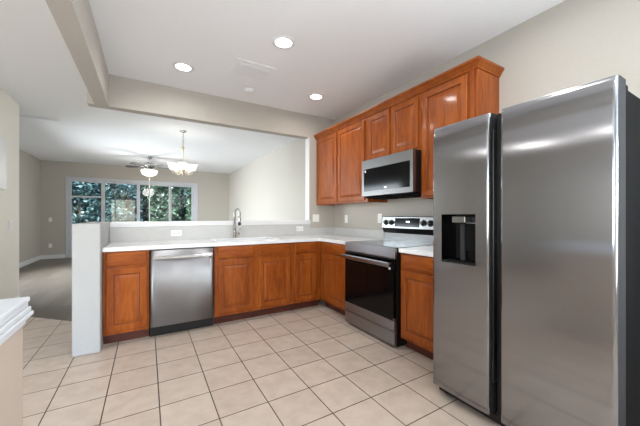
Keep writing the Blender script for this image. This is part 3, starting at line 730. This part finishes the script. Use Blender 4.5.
l = lamp('fan_lamp', 'POINT', (0, 0, -.62), (0, 0, 0), 20, (1, .96, .9), shadow_soft_size=.2); l.parent = fn

# ------------------------------------------------------------------ the garden beyond the glass door
struct('ground', MB().box(-16, 12, 7.3, 26, -.12, -.06), 'grass')
struct('patio', MB().box(-6.2, .6, 7.17, 9.2, -.12, -.03), 'concrete')
struct('patio_roof_edge', MB().box(-6.2, .6, 7.17, 7.9, 2.42, 2.56), 'soffit')
def tree(x, y, h, r, label, seed, mt, nleaf):
    rnd = random.Random(seed)
    t = thing('garden_tree', label, 'tree', (x, y, -.06), 'trees beyond the glass door')
    m_ = MB().tube([(x, y, -.06), (x+.06, y, h*.3), (x-.04, y+.04, h*.6), (x, y, h*.85)], [.10, .08, .06, .03], 8)
    for k in range(7):
        a = rnd.random()*6.28; z = h*(.15+.09*k)
        m_.tube([(x, y, z), (x+.35*r*math.cos(a), y+.35*r*math.sin(a), z+.2), (x+.75*r*math.cos(a), y+.75*r*math.sin(a), z+.5)], [.035, .025, .012], 6)
    build('trunk', m_, 'bark', t)
    f = MB(); bm = f.bm
    cl = []
    for k in range(60):
        a = rnd.random()*6.28; q = r*math.sqrt(rnd.random()); z = .1+(h-.1)*rnd.random()
        q *= (1-.5*max(0, z/h-.6)/.4); cl.append(Vector((x+q*math.cos(a), y+q*.7*math.sin(a), z)))
    for k in range(nleaf):
        c_ = cl[rnd.randrange(60)]+Vector((rnd.gauss(0, .17), rnd.gauss(0, .17), rnd.gauss(0, .17)))
        if c_.z < 0: c_.z = .02
        hx, hy = c_.x-x, c_.y-y; q = math.hypot(hx, hy); lim = r-.08
        if q > lim: c_.x, c_.y = x+hx*lim/q*rnd.uniform(.8, 1), y+hy*lim/q*rnd.uniform(.8, 1)
        s_ = rnd.uniform(.045, .10); n_ = Vector((rnd.gauss(0, 1), rnd.gauss(-.4, 1), rnd.gauss(.6, 1))).normalized()
        u_ = n_.orthogonal().normalized(); w_ = n_.cross(u_)
        an = rnd.random()*6.28; u_, w_ = u_*math.cos(an)+w_*math.sin(an), w_*math.cos(an)-u_*math.sin(an)
        bm.faces.new([bm.verts.new(c_+u_*s_), bm.verts.new(c_+w_*s_*.5+n_*.01), bm.verts.new(c_-u_*s_), bm.verts.new(c_-w_*s_*.5+n_*.01)])
    build('foliage', f, mt, t)
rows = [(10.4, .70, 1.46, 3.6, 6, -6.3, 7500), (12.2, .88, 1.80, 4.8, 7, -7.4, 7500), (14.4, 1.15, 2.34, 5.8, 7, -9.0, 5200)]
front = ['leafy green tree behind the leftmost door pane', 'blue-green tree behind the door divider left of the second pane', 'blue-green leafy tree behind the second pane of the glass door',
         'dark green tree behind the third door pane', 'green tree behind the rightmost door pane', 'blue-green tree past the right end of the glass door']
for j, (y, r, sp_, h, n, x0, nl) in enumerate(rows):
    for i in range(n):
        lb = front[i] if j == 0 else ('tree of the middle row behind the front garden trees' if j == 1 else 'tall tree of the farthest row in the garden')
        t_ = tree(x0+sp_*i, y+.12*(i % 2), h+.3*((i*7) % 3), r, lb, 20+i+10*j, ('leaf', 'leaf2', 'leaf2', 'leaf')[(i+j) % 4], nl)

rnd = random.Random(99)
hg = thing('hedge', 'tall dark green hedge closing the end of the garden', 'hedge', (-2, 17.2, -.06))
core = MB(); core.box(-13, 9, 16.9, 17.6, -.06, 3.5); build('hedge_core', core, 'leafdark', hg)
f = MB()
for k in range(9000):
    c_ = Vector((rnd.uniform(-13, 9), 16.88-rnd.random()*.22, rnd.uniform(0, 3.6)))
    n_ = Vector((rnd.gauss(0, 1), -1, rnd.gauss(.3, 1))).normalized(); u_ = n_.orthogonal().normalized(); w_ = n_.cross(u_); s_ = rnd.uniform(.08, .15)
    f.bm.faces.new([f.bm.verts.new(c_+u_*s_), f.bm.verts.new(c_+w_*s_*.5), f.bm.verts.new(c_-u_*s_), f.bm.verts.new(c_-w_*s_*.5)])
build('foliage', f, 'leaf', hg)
